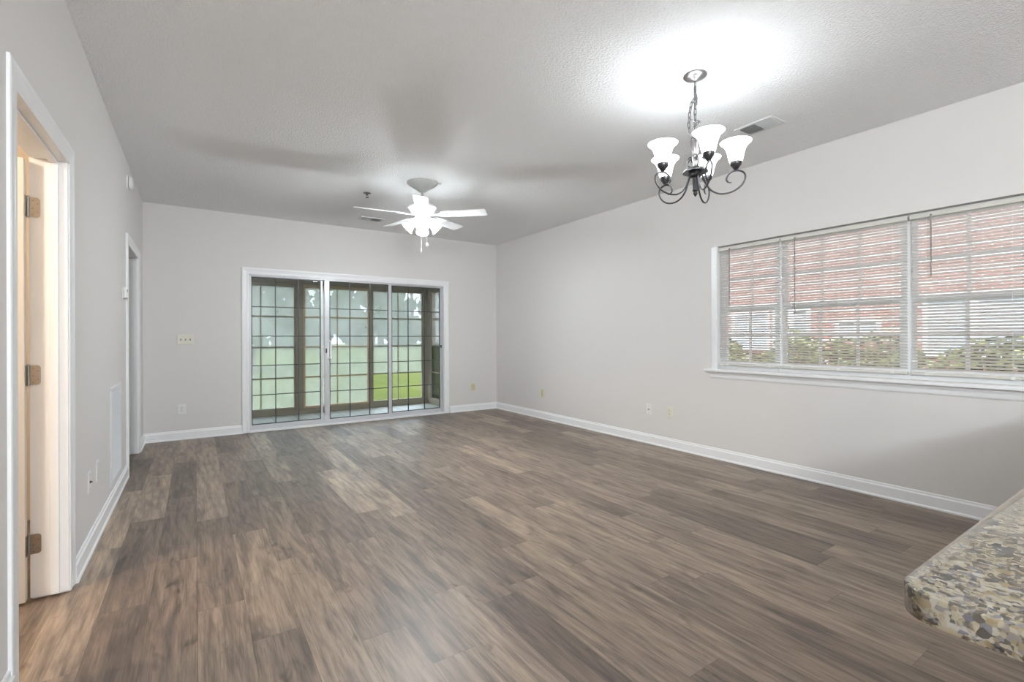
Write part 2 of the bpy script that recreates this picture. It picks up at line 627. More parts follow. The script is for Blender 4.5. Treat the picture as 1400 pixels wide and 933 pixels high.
def casing(name, label, a, bb, zt, fn, wid=.085, z0=.004, thin=1.0):
    """U shaped mitred door casing; fn(u, t, z) maps along / out of wall / up to world"""
    k = wid / .080
    rings = []
    for ua, zz, su, sz in ((a, z0, -1, 0), (a, zt, -1, 1), (bb, zt, 1, 1), (bb, z0, 1, 0)):
        rings.append([fn(ua + su * o * k, t_ * thin, zz + sz * o * k) for o, t_ in CAS])
    m = MB().sweep(rings)
    return tag(m.build(name, M_TRIM), label, 'door trim', kind=S)


casing('trim_1', 'white casing framing the near doorway in the left wall', D1A, D1B + .012, D1Z, lambda u, t_, z: (XL + t_, u, z), .086, thin=.62)
casing('trim_2', 'white casing framing the far opening in the left wall', D2A, D2B + .01, D2Z, lambda u, t_, z: (XL + t_, u, z), .086)
casing('trim_3', 'white casing framing the sliding glass door', SL0 + .004, SL1 - .004, SLZ - .004, lambda u, t_, z: (u, YB - t_, z), .082)

# ---- door jambs (white lined reveals)
b = MB()
jx0, jx1 = XL - T - .004, XL + .001
b.box(jx0, D1B, .012, jx1, D1B + .02, D1Z)                # far jamb
b.box(jx0, D1A - .02, .004, jx1, D1A, D1Z)
b.box(jx0, D1A, D1Z, jx1, D1B, D1Z + .02)
sx0, sx1 = XL - .062, XL - .030                           # door stop
b.box(sx0, D1B - .012, .012, sx1, D1B, D1Z - .012); b.box(sx0, D1A, D1Z - .012, sx1, D1B, D1Z); b.box(sx0, D1A, .004, sx1, D1A + .012, D1Z - .012)
tag(b.build('trim_4', M_TRIM, bevel=.0015, segs=1), 'white jamb and stop lining the near doorway', 'door jamb', kind=S)
b = MB()
b.box(jx0, D2B, .01, jx1, D2B + .02, D2Z); b.box(jx0, D2A - .02, .004, jx1, D2A, D2Z); b.box(jx0, D2A, D2Z, jx1, D2B, D2Z + .02)
tag(b.build('trim_5', M_TRIM, bevel=.0015, segs=1), 'white jamb lining the far opening', 'door jamb', kind=S)

# ---- door leaf swung open into the side room, with its hinges
d = thing('door_2', 'white interior door standing open beyond the near doorway', 'door', (XL - T - .012, D1B, 0), kind=S)
b = MB()
b.box(-.77, -.036, .012, 0, -.001, 1.995)
slab = b.build('door_slab', M_DOOR, d, bevel=.002, segs=1)
b = MB()
for px0, px1 in ((-.68, -.43), (-.34, -.09)):
    for pz0, pz1 in ((.25, .85), (1.0, 1.55), (1.65, 1.85)):
        b.box(px0, -.040, pz0, px1, -.035, pz1)
b.build('door_panel', M_DOOR, d, bevel=.004)
for hz in (1.786, 1.024, .257):
    b = MB()
    # jamb leaf with rounded corners, door leaf, knuckle
    def leaf(xa, xb):
        r = .012; pts = []
        h = .0445
        for cx_, cz_, a0 in ((xb - r, h - r, 0), (xa + .001, h - .001, PI / 2), (xa + .001, -h + .001, PI), (xb - r, -h + r, 1.5 * PI)):
            rr = r if cx_ == xb - r else .001
            for q in range(4):
                a = a0 + q * PI / 6
                pts.append((cx_ + rr * math.cos(a), cz_ + rr * math.sin(a)))
        return pts
    rot = Matrix(((1, 0, 0, 0), (0, 0, 1, 0), (0, 1, 0, 0), (0, 0, 0, 1)))
    mt = Matrix.Translation((0, -.0005, hz)) @ rot
    b.prism(leaf(.009, .045), -.0022, .0, mt)
    b.box(.0002, -.034, hz - .0445, .0022, -.004, hz + .0445)
    for kz in range(5):
        z0 = hz - .0445 + kz * .0178
        b.lathe([(.0058, z0 + .0006), (.0058, z0 + .0172)], 12, at((.0055, -.0045, 0)))
    b.lathe([(.0025, hz - .050), (.005, hz - .046), (.005, hz + .046), (.0025, hz + .050)], 10, at((.0055, -.0045, 0)))
    h_ = b.build('hinge', M_HINGE, d)
    h_['label'] = 'aged nickel hinge'
    s_ = MB()
    for sxx, szz in ((.02, .030), (.036, .018), (.02, -.004), (.036, -.020), (.02, -.034)):
        s_.lathe([(.0034, 0), (.003, .0012), (0, .0014)], 10, Matrix.Translation((sxx, -.0027, hz + szz)) @ Matrix.Rotation(PI / 2, 4, 'X'))
    s_.build('screw', M_NICKEL, h_)

# ------------------------------------------------------------------ sliding glass door (door_1)
d = thing('door_1', 'three panel sliding glass door with dark grid bars', 'sliding door', (0, YB, 0), kind=S)
b = MB()
fy0, fy1 = .012, .135
b.box(SL0, fy0, .022, SL0 + .026, fy1, SLZ); b.box(SL1 - .022, fy0, .022, SL1, fy1, SLZ); b.box(SL0, fy0, SLZ - .022, SL1, fy1, SLZ)
b.box(SL0, .030, .022, SL1, fy1, .040)
b.build('frame', M_ALU, d, bevel=.002, segs=1)
b = MB()
b.box(SL0 + .004, -.024, 0, SL1 - .004, .15, .0225)
b.build('threshold', M_TRIM, d, bevel=.004)


def panel(name, x0, x1, y0, y1, gx0, gx1, gz0, gz1, right_dark=False):
    p = MB()
    z0, z1 = .040, SLZ - .012
    p.box(x0, y0, z0, gx0, y1, z1); p.box(gx1, y0, z0, x1, y1, z1)
    p.box(gx0, y0, z0, gx1, y1, gz0); p.box(gx0, y0, gz1, gx1, y1, z1)
    o = p.build(name, M_ALU, d, bevel=.0025, segs=1)
    ym = (y0 + y1) / 2
    g = MB(); g.box(gx0 - .004, ym - .002, gz0 - .004, gx1 + .004, ym + .002, gz1 + .004)
    g.build('glass_pane', M_GLASS, o)
    k = MB()
    wv = .0055
    ya, yb = ym - .008, ym + .008
    for i in range(1, 3):
        xx = gx0 + (gx1 - gx0) * i / 3
        k.box(xx - wv, ya, gz0, xx + wv, yb, gz1)
    for i in range(1, 5):
        zz = gz0 + (gz1 - gz0) * i / 5
        k.box(gx0, ya - .0008, zz - wv, gx1, yb + .0008, zz + wv)
    e = .010
    k.box(gx0, ya - .002, gz0, gx0 + e, yb, gz1); k.box(gx1 - e, ya - .002, gz0, gx1, yb, gz1)
    k.box(gx0, ya - .002, gz0, gx1, yb, gz0 + e); k.box(gx0, ya - .002, gz1 - e, gx1, yb, gz1)
    kk = k.build('grid_bar', M_GRILLE, o)
    kk['label'] = 'dark bronze grid bars'
    return o


panel('fixed_panel', .582, 1.452, .052, .082, .590, 1.424, .082, 1.972)
pm = panel('sliding_panel', 1.466, 2.408, .020, .048, 1.532, 2.362, .078, 1.972)
panel('fixed_panel', 2.380, 3.224, .052, .082, 2.420, 3.204, .082, 1.966)
b = MB()                                             # pull handle and latch on the sliding panel
b.box(1.510, -.018, .905, 1.548, .020, .925); b.box(1.510, -.018, 1.135, 1.548, .020, 1.155); b.box(1.528, -.030, .905, 1.550, -.014, 1.155)
b.box(1.500, .014, .895, 1.530, .021, 1.165)
o = b.build('pull_handle', M_TRIM, pm, bevel=.004); o['label'] = 'white pull handle'
b = MB()
b.box(1.480, .006, .985, 1.496, .020, 1.045); b.box(1.478, -.004, 1.005, 1.490, .010, 1.028)
o = b.build('latch', M_SLOT, pm, bevel=.003); o['label'] = 'black latch'
b = MB()
b.box(3.206, .036, 1.03, 3.224, .054, 1.075)
o = b.build('strike_lock', M_SLOT, d, bevel=.003); o['label'] = 'black lock on the right stile'

# ------------------------------------------------------------------ triple window in the right wall
cuts = [WB, 2.150, 1.252, WA]


def sash_geo(x0, x1, ya, yb, z0, z1, rail_b, rail_t, stile, cols, rows, o_name, parent):
    s_ = MB()
    s_.box(x0, ya, z0, x1, ya + stile, z1); s_.box(x0, yb - stile, z0, x1, yb, z1)
    s_.box(x0, ya + stile, z0, x1, yb - stile, z0 + rail_b); s_.box(x0, ya + stile, z1 - rail_t, x1, yb - stile, z1)
    o = s_.build(o_name, M_VINYL_WHITE, parent, bevel=.002, segs=1)
    ga, gb, gz0, gz1 = ya + stile, yb - stile, z0 + rail_b, z1 - rail_t
    xm = (x0 + x1) / 2
    g = MB(); g.box(xm - .002, ga - .003, gz0 - .003, xm + .002, gb + .003, gz1 + .003)
    g.build('glass_pane', M_WGLASS, o)
    k = MB()
    for i in range(1, cols):
        yy = ga + (gb - ga) * i / cols
        k.box(xm - .006, yy - .011, gz0, xm + .006, yy + .011, gz1)
    for i in range(1, rows):
        zz = gz0 + (gz1 - gz0) * i / rows
        k.box(xm - .0065, ga, zz - .011, xm + .0065, gb, zz + .011)
    k.build('muntin', M_VINYL_WHITE, o)


for n, (yb, ya, cols) in enumerate(((WB, 2.175, 2), (2.175, 1.275, 3), (1.275, WA, 2))):
    lab = ['left third of the triple window, nearest the far corner', 'wide middle section of the triple window', 'right third of the triple window, cut by the frame edge'][n]
    wdo = thing('window_%d' % (n + 1), 'white double hung ' + lab, 'window', (0, 0, 0), kind=S)
    b = MB()
    fx0, fx1 = XR + .068, XR + TW - .002
    fr = .020
    b.box(fx0, ya, WZ0, fx1, ya + fr, WZ1); b.box(fx0, yb - fr, WZ0, fx1, yb, WZ1)
    b.box(fx0, ya + fr, WZ0, fx1, yb - fr, WZ0 + .03); b.box(fx0, ya + fr, WZ1 - .022, fx1, yb - fr, WZ1)
    b.build('window_frame', M_VINYL_WHITE, wdo, bevel=.002, segs=1)
    za, zm, zb = WZ0 + .03, 1.458, WZ1 - .022
    sash_geo(XR + .110, XR + .142, ya + fr, yb - fr, zm - .020, zb, .042, .030, .028, cols, 2, 'upper_sash', wdo)
    sash_geo(XR + .074, XR + .106, ya + fr, yb - fr, za, zm + .022, .045, .040, .028, cols, 2, 'lower_sash', wdo)

b = MB()                                             # white lined reveal, stool and apron
b.box(XR - .012, WB, WZ0 - .004, XR - .0005, WB + .058, WZ1); b.box(XR - .0005, WB, WZ0, XR + TW, WB + .02, WZ1)
b.box(XR - .012, WA - .058, WZ0 - .004, XR - .0005, WA, WZ1); b.box(XR - .0005, WA - .02, WZ0, XR + TW, WA, WZ1)
tag(b.build('trim_6', M_TRIM, bevel=.002, segs=1), 'narrow white side trim of the triple window', 'window trim', kind=S)
b = MB()
sill = [(.066, 0), (-.050, 0), (-.058, -.006), (-.058, -.018), (-.050, -.024), (-.020, -.024), (-.020, -.040), (-.014, -.052), (-.012, -.075), (-.008, -.085), (0, -.087), (0, -.026), (.066, -.026)]
rings = []
for yy in (WA - .12, WB + .115):
    rings.append([(XR + o, yy + (0 if z > -.03 else (-.05 if yy > 1 else .05)), WZ0 + z - .004) for o, z in sill])
b.sweep(rings)
tag(b.build('trim_7', M_TRIM), 'white window stool and apron under the triple window', 'window sill', kind=S)


# ------------------------------------------------------------------ mini blinds
def blind(y_hi, y_lo, wand_len, label):
    """hung just inside the reveal; local origin at the head rail centre"""
    yc = (y_hi + y_lo) / 2
    half = (y_hi - y_lo) / 2
    t = thing('window_blind', label, 'blind', (XR + .030, yc, 2.050), group='white mini blinds on the triple window')
    b = MB(); b.box(-.019, -half, -.034, .019, half, -.004)
    b.build('head_rail', M_RAIL, t, bevel=.002, segs=1)
    b = MB()
    pitch, nn = .0212, 50
    ang = math.radians(37)
    for i in range(nn):
        z = -.052 - i * pitch
        pts = []
        for q in range(4):                            # curved slat, room edge slightly high
            s_ = -.0125 + .025 * q / 3
            crown = .0016 * (1 - (s_ / .0125) ** 2)
            pts.append((s_ * math.cos(ang), z - s_ * math.sin(ang) + crown))
        vs_, fs = [], []
        for yy in (-half + .004, half - .004):
            for px, pz in pts: vs_.append((px, yy, pz))
        for q in range(3): fs.append((q, q + 1, 4 + q + 1, 4 + q))
        b.add(vs_, fs, True)
    b.build('slat', M_SLAT, t)
    zb = -.052 - nn * pitch - .002
    b = MB(); b.box(-.013, -half + .002, zb - .020, .013, half - .002, zb)
    b.build('bottom_rail', M_RAIL, t, bevel=.003)
    n_l = 2 if half < .35 else 3
    for i in range(n_l):
        yy = (-half + .09) + (2 * half - .18) * i / (n_l - 1)
        c = MB()
        for xx in (-.0135, .0135):
            c.tube([(xx, yy, -.034), (xx, yy, zb)], .0009, 5)
        c.build('ladder_cord', M_CORD, t)
        c = MB(); c.box(-.015, yy - .012, zb - .023, -.006, yy + .012, zb - .004)
        c.build('cord_clip', M_CORD, t, bevel=.002)
    c = MB()
    c.tube([(-.026, half - .118, -.030), (-.026, half - .118, -.030 - wand_len)], .0042, 8)
    c.lathe([(.003, -.018), (.006, -.022), (.006, -.034), (.003, -.038)], 8, at((-.024, half - .118, 0)))
    o = c.build('tilt_wand', M_WAND, t); o['label'] = 'dark tilt wand'
    return t


blind(WB - .004, 2.150, .53, 'narrow white mini blind on the left window section, nearest the far corner')
blind(2.138, 1.258, .64, 'wide white mini blind on the middle window section')
blind(1.243, WA + .004, .42, 'narrow white mini blind on the right window section, nearest the counter')

# ------------------------------------------------------------------ granite counter at lower right
GX0, GX1, GY0, GY1, GZ = .640, XR - .004, -.46, .2035, .914
pts = []


def arc(cx_, cy_, r, a0, a1, n=10):
    return [(cx_ + r * math.cos(a0 + (a1 - a0) * i / n), cy_ + r * math.sin(a0 + (a1 - a0) * i / n)) for i in range(n + 1)]


pts = arc(GX0 + .035, GY1 - .035, .035, PI / 2, PI) + arc(GX0 + .035, GY0 + .035, .035, PI, 1.5 * PI) + [(GX1, GY0), (GX1, GY1)]
rings = []
prof = [(.0045, 0), (.001, .0015), (0, .005), (0, .0285), (.001, .0315), (.0045, .0325)]   # inset, height
cxm, cym = (GX0 + GX1) / 2, (GY0 + GY1) / 2


def inset(poly, dd):
    out = []
    n = len(poly)
    for i, (x, y) in enumerate(poly):
        (xa, ya), (xb, yb) = poly[i - 1], poly[(i + 1) % n]
        tx, ty = xb - xa, yb - ya
        l = math.hypot(tx, ty) or 1
        out.append((x - ty / l * dd, y + tx / l * dd) if False else (x + (-ty) / l * dd, y + tx / l * dd))
    return out


b = MB()
rings = [[(x, y, GZ - .0325 + hh) for x, y in inset(pts, dd)] for dd, hh in prof]
b.sweep(rings, smooth=True)
ct = tag(b.build('granite_countertop', M_GRANITE), 'speckled tan and black granite countertop with a rounded corner', 'countertop')

cab = thing('base_cabinet', 'painted kitchen base cabinet carrying the granite countertop', 'cabinet', (.92, -.42, 0))
b = MB()
b.box(0, .06, 0, 3.28, .46, .10); b.box(0, .0, .10, 3.28, .46, GZ - .033)
b.build('body', M_CAB, cab, bevel=.002, segs=1)
for i in range(4):
    b = MB()
    xx = .04 + i * .81
    b.box(xx, -.020, .14, xx + .77, -.001, .66); b.box(xx + .07, -.026, .21, xx + .70, -.019, .59)
    dr = b.build('cabinet_door', M_CAB, cab, bevel=.003)
    b = MB(); b.lathe([(.005, 0), (.005, .012), (.014, .018), (.012, .026), (0, .028)], 14, Matrix.Translation((xx + .72, -.020, .60)) @ Matrix.Rotation(PI / 2, 4, 'X'))
    b.build('knob', M_NICKEL, dr)
    b = MB(); b.box(xx, -.020, .69, xx + .77, -.001, .85)
    b.build('drawer', M_CAB, cab, bevel=.003)


# ------------------------------------------------------------------ chandelier
CHX, CHY = 2.470, 1.742
ch = thing('chandelier', 'pewter five arm chandelier with lit white bell glass shades', 'chandelier', (CHX, CHY, 0))
b = MB()
b.lathe([(.066, H), (.067, H - .006), (.060, H - .014), (.040, H - .022), (.018, H - .028), (.008, H - .034), (0, H - .035)], 36)
b.build('canopy', M_NICKEL, ch)


def link_chain(b, path, size=.040, wd=.0135, rad=.0027, spacing=.031):
    """oval links laid end to end along a polyline, alternately turned"""
    P = [Vector(p) for p in path]
    L_ = [0]
    for i in range(1, len(P)): L_.append(L_[-1] + (P[i] - P[i - 1]).length)
    n = max(1, int(L_[-1] / spacing))
    for k in range(n):
        s_ = (k + .5) * L_[-1] / n
        i = max(j for j in range(len(P) - 1) if L_[j] <= s_)
        d_ = (P[i + 1] - P[i]).normalized()
        c = P[i] + d_ * (s_ - L_[i])
        q = Vector((1, 0, 0)) if abs(d_.x) < .8 else Vector((0, 1, 0))
        n1 = d_.cross(q).normalized(); n2 = d_.cross(n1)
        sd = (n1 if k % 2 else n2)
        a = .6 + k * 1.9
        loop = []
        hl = size / 2 - wd / 2
        for j in range(12):
            t_ = 2 * PI * j / 12
            off = hl if math.cos(t_) > 0 else -hl
            loop.append(c + d_ * (math.cos(t_) * wd / 2 + off) + sd * math.sin(t_) * wd / 2)
        b.tube(loop, rad, 6, closed=True)


b = MB()
link_chain(b, [(0, 0, H - .034), (0, 0, 2.375)])
link_chain(b, [(-.006, .0, 2.60), (-.030, .005, 2.565), (-.046, .005, 2.50), (-.060, .0, 2.43), (-.058, -.004, 2.385), (-.03, 0, 2.365), (0, 0, 2.385)])
link_chain(b, [(.004, .004, 2.66), (.014, .006, 2.63), (.012, 0, 2.60), (.006, -.004, 2.57)])
link_chain(b, [(-.050, .0, 2.47), (-.03, -.012, 2.455), (0, -.016, 2.46), (.026, -.010, 2.468), (.040, 0, 2.478), (.02, .012, 2.45), (-.01, .01, 2.43)])
b.build('chain', M_CHAIN, ch)
b = MB()
b.tube([(0, .004, H - .035), (.006, .006, 2.66), (.005, -.006, 2.60), (-.006, .006, 2.52), (.006, 0, 2.44), (0, 0, 2.36)], .0016, 6)
b.tube([(.004, 0, 2.605), (-.014, .0, 2.604), (-.034, .004, 2.618), (-.052, .006, 2.642)], .0014, 6)
b.tube([(.006, 0, 2.610), (-.008, .004, 2.625), (-.016, .004, 2.645), (-.017, .004, 2.662)], .0014, 6)
b.build('wire', M_NICKEL, ch)
b = MB()                                             # flared fluted column
prof = [(.006, 2.372), (.020, 2.366), (.027, 2.352), (.026, 2.335), (.022, 2.31), (.016, 2.275), (.0145, 2.262), (.018, 2.258), (.018, 2.252), (.013, 2.248), (.0125, 2.195), (.020, 2.188)]
n = 40
vs_, fs = [], []
for r_, z_ in prof:
    for k in range(n):
        a = 2 * PI * k / n
        rr = r_ * (1 + .07 * math.cos(10 * a))
        vs_.append((rr * math.cos(a), rr * math.sin(a), z_))
for i in range(len(prof) - 1):
    for k in range(n):
        fs.append((i * n + k, i * n + (k + 1) % n, (i + 1) * n + (k + 1) % n, (i + 1) * n + k))
fs.append(tuple(range(n - 1, -1, -1))); fs.append(tuple((len(prof) - 1) * n + k for k in range(n)))
b.add(vs_, fs, True)
b.build('column', M_NICKEL, ch)
b = MB()
b.lathe([(.018, 2.198), (.030, 2.194), (.060, 2.180), (.071, 2.168), (.072, 2.163), (.066, 2.162), (.048, 2.166), (.036, 2.164), (.036, 2.142), (.028, 2.136), (.020, 2.132)], 40)
b.build('hub', M_DARKMETAL, ch)
b = MB()
b.lathe([(.019, 2.136), (.0165, 2.095), (.0135, 2.065), (.016, 2.060), (.016, 2.055), (.009, 2.050), (.013, 2.042), (.012, 2.036), (.006, 2.026), (0, 2.018)], 28)
b.build('finial', M_DARKMETAL, ch)

ARM = [(.034, 2.147), (.048, 2.125), (.064, 2.080), (.085, 2.050), (.106, 2.034), (.130, 2.024), (.157, 2.021), (.188, 2.025), (.219, 2.038), (.246, 2.060),
       (.2625, 2.086), (.267, 2.112), (.259, 2.131), (.242, 2.143), (.220, 2.147), (.199, 2.143), (.182, 2.132), (.171, 2.116), (.168, 2.101), (.173, 2.089), (.184, 2.082), (.197, 2.081)]


def smooth_path(p, sub=4):
    out = []
    n_ = len(p)
    for i in range(n_ - 1):
        p0, p1, p2, p3 = [Vector(p[max(0, min(n_ - 1, i + k))]) for k in (-1, 0, 1, 2)]
        for j in range(sub):
            t_ = j / sub
            out.append(.5 * ((2 * p1) + (-p0 + p2) * t_ + (2 * p0 - 5 * p1 + 4 * p2 - p3) * t_ ** 2 + (-p0 + 3 * p1 - 3 * p2 + p3) * t_ ** 3))
    out.append(Vector(p[-1]))
    return out


SCR = [(.030, 2.188), (.044, 2.196), (.052, 2.212), (.050, 2.232), (.040, 2.247), (.026 + .004, 2.249), (.024, 2.240), (.028, 2.232)]
shade_prof = [(.024, 2.186), (.030, 2.190), (.036, 2.206), (.041, 2.226), (.046, 2.250), (.054, 2.276), (.068, 2.298), (.082, 2.308), (.0845, 2.312),
              (.081, 2.3115), (.066, 2.302), (.051, 2.279), (.0425, 2.250), (.0375, 2.226), (.0325, 2.206), (.024, 2.191)]
# azimuths measured in the camera's (right, forward) frame
for az in (-93, -21, 51, 123, 195):
    a = math.radians(az)
    dv = r0 * math.cos(a) + w * math.sin(a)
    rz = math.atan2(dv.y, dv.x)
    mt = Matrix.Rotation(rz, 4, 'Z')
    path = smooth_path([(r_, 0, z_) for r_, z_ in ARM])
    b = MB()
    b.tube(path, [.0052] * (len(path) - 12) + [.0052 - .0028 * k / 11 for k in range(12)], 8, mtx=mt)
    arm = b.build('arm', M_DARKMETAL, ch)
    b = MB()
    cupm = mt @ Matrix.Translation((.218, 0, 0))
    b.lathe([(.006, 2.146), (.008, 2.152), (.014, 2.156), (.019, 2.166), (.030, 2.178), (.032, 2.190), (.0325, 2.197), (.030, 2.198), (.024, 2.186), (0, 2.184)], 28, cupm)
    b.build('cup', M_DARKMETAL, arm)
    b = MB(); b.lathe(shade_prof, 40, cupm, closed=True)
    sh = b.build('glass_shade', M_SHADE, arm); sh['label'] = 'lit white frosted bell shade'
    b = MB(); b.tube(smooth_path([(r_, 0, z_) for r_, z_ in SCR]), .0036, 6, mtx=mt)
    b.build('scroll', M_DARKMETAL, ch)
    ld = bpy.data.lights.new('chandelier_bulb', 'POINT'); ld.energy = CHANDELIER_BULB; ld.color = LAMP_TINT; ld.shadow_soft_size = .02
    lo = bpy.data.objects.new('chandelier_bulb', ld); COL.objects.link(lo); lo.parent = arm
    lo.location = cupm @ Vector((0, 0, 2.282))

# ------------------------------------------------------------------ ceiling fan
FX, FY, FZ = 1.894, 4.460, 2.412
fan = thing('ceiling_fan', 'white five blade ceiling fan with lit glass shades', 'fan', (FX, FY, 0))
b = MB()
b.lathe([(.150, H), (.150, H - .006), (.138, H - .020), (.100, H - .044), (.062, H - .066), (.044, H - .082), (.030, H - .092), (0, H - .092)], 40)
b.build('canopy', M_FANGREY, fan)
b = MB(); b.lathe([(.013, H - .09), (.013, 2.535)], 20); b.build('downrod', M_FANGREY, fan)
b = MB()
b.lathe([(.020, 2.544), (.060, 2.538), (.105, 2.524), (.135, 2.507), (.142, 2.494), (.138, 2.484), (.128, 2.477), (.120, 2.457), (.108, 2.440), (.092, 2.430), (.060, 2.424), (0, 2.424)], 44)
b.build('motor_housing', M_FAN, fan)
b = MB(); b.lathe([(.070, 2.424), (.072, 2.397), (.064, 2.377), (.045, 2.364), (.030, 2.344), (.012, 2.334), (0, 2.332)], 32); lk = b.build('light_kit', M_FANGREY, fan)
for az in (-81, -9, 63, 135, 207):
    a = math.radians(az)
    dv = r0 * math.cos(a) + w * math.sin(a)
    mt = Matrix.Translation((0, 0, FZ + .008)) @ Matrix.Rotation(math.atan2(dv.y, dv.x), 4, 'Z') @ Matrix.Rotation(math.radians(-12), 4, 'X')
    b = MB()
    pts = arc(.635, .045, .022, PI / 2, 0, 5) + arc(.635, -.045, .022, 0, -PI / 2, 5)
    pts = [(x, y * (1.0)) for x, y in pts] + [(.30, -.062), (.21, -.052), (.195, -.040), (.195, .040), (.21, .052), (.30, .062)]
    b.prism(pts, -.003, .003, mt)
    bl = b.build('blade', M_FAN, fan, bevel=.0015, segs=1)
    b = MB()
    b.prism([(.075, -.016), (.15, -.012), (.185, -.030), (.25, -.022), (.262, 0), (.25, .022), (.185, .030), (.15, .012), (.075, .016)], -.010, -.003, mt)
    b.lathe([(.006, -.014), (.006, -.010)], 8, mt @ Matrix.Translation((.22, .010, 0))); b.lathe([(.006, -.014), (.006, -.010)], 8, mt @ Matrix.Translation((.22, -.010, 0)))
    b.build('blade_bracket', M_FAN, bl)
fs_prof = [(.020, 0), (.026, -.004), (.030, -.020), (.034, -.045), (.042, -.075), (.056, -.104), (.066, -.118), (.063, -.118), (.052, -.104), (.039, -.075), (.031, -.045), (.027, -.020), (.020, -.006)]
for az in (-80, 10, 100, 190):
    a = math.radians(az)
    dv = r0 * math.cos(a) + w * math.sin(a)
    mt = Matrix.Rotation(math.atan2(dv.y, dv.x), 4, 'Z') @ Matrix.Translation((.066, 0, 2.360)) @ Matrix.Rotation(math.radians(-46), 4, 'Y')
    b = MB(); b.lathe([(.014, .020), (.020, .004), (.024, -.004), (.024, -.012), (0, -.012)], 20, mt); sk = b.build('socket', M_FAN, fan)
    b = MB(); b.lathe(fs_prof, 32, mt, closed=True)
    o = b.build('glass_shade', M_FANSHADE, sk); o['label'] = 'lit white fan shade'
    ld = bpy.data.lights.new('fan_bulb', 'POINT'); ld.energy = FAN_BULB; ld.color = LAMP_TINT; ld.shadow_soft_size = .035
    lo = bpy.data.objects.new('fan_bulb', ld); COL.objects.link(lo); lo.parent = sk
    lo.location = mt @ Vector((0, 0, -.085))
for (px, py, zt, zb, rr) in ((-.006, -.03, 2.337, 2.055, .006), (.050, -.02, 2.367, 2.115, .012)):
    off = r0 * px + w * py
    b = MB(); b.tube([(off.x, off.y, zt), (off.x, off.y, zb + .02)], .0017, 6)
    pc = b.build('pull_chain', M_FAN, fan)
    b = MB(); b.lathe([(.0015, zb + .022), (rr * .7, zb + .014), (rr, zb), (rr * .8, zb - .012), (0, zb - .018)], 14, at((off.x, off.y, 0)))
    b.build('pull_knob', M_FAN, pc)


# ------------------------------------------------------------------ ceiling registers, sprinkler
def register(loc, rz, lx, ly, label, dark_first):
    """frame on the ceiling, two banks of louvers turned away from each other; local x is the split direction"""
    t = thing('ceiling_vent', label, 'vent', loc, rz, group='white air registers in the ceiling')
    b = MB()
    e = .026
    for (xa, ya, xb, yb) in ((-lx, -ly, lx, -ly + e), (-lx, ly - e, lx, ly), (-lx, -ly + e, -lx + e, ly - e), (lx - e, -ly + e, lx, ly - e), (-.006, -ly + e, .006, ly - e)):
        b.box(xa, ya, -.007, xb, yb, 0)
    b.build('vent_frame', M_VENT, t, bevel=.002, segs=1)
    b = MB(); b.box(-lx + e, -ly + e, -.0006, lx - e, ly - e, -.0001)
    b.build('duct_opening', M_BLACK, t)
    b = MB()
    for side in (-1, 1):
        x = .012
        while x < lx - e:
            dark = (side < 0) == dark_first
            an = math.radians(58 if side > 0 else 122)
            m_ = Matrix.Translation((side * x, 0, -.0075)) @ Matrix.Rotation(-an, 4, 'Y')
            b.box(-.0075, -ly + e, -.0005, .0075, ly - e, .0005, m_)
            x += .0125
    b.build('louver', M_VENT, t)
    return t


register((3.458, 1.896, H), PI / 2, .142, .098, 'white two way ceiling register beside the chandelier', False)
register((1.905, 6.165, H), 0, .150, .085, 'white two way ceiling register near the back wall', False)

t = thing('fire_sprinkler', 'small brass fire sprinkler head on the ceiling near the fan', 'sprinkler', (1.532, 5.09, H))
b = MB(); b.lathe([(.040, 0), (.040, -.003), (.030, -.008), (.016, -.010), (0, -.010)], 24); b.build('escutcheon', M_NICKEL, t)
b = MB()
b.lathe([(.010, -.009), (.010, -.022), (.006, -.026), (0, -.026)], 16)
for s_ in (-1, 1):
    b.tube([(s_ * .008, 0, -.022), (s_ * .012, 0, -.032), (s_ * .004, 0, -.046)], .002, 6)
b.build('frame_arm', M_DARKMETAL, t)
b = MB(); b.lathe([(0, -.046), (.016, -.046), (.017, -.049), (0, -.049)], 20); b.build('deflector', M_DARKMETAL, t)

# ------------------------------------------------------------------ things on the left wall
RL, RR = PI / 2, -PI / 2
t = thing('smoke_detector', 'round white smoke detector high on the left wall', 'smoke detector', (XL, 5.30, 2.548), RL)
mt = Matrix.Rotation(PI / 2, 4, 'X')
b = MB(); b.lathe([(.066, 0), (.066, .012), (.062, .016)], 36, mt); b.build('base', M_PLATE, t)
b = MB(); b.lathe([(.058, .015), (.060, .022), (.056, .036), (.042, .044), (.020, .046), (.018, .044), (0, .044)], 36, mt); b.build('cover', M_PLATE, t)
b = MB(); b.lathe([(.059, .0145), (.0592, .0195), (.059, .0205), (.056, .0205)], 36, mt); o = b.build('sensing_slot', M_SLOT, t); o['label'] = 'dark sensing slot'

t = thing('thermostat', 'small white thermostat beside the far opening', 'thermostat', (XL, 5.025, 1.566), RL)
b = MB(); b.box(-.062, -.008, -.052, .062, 0, .052); b.build('back_plate', M_PLATE, t, bevel=.004)
b = MB(); b.box(-.055, -.030, -.046, .055, -.008, .046); b.build('cover', M_PLATE, t, bevel=.006)
b = MB(); b.box(-.035, -.0315, .004, .010, -.0295, .030); o = b.build('display', M_BGLASS, t); o['label'] = 'small grey display'

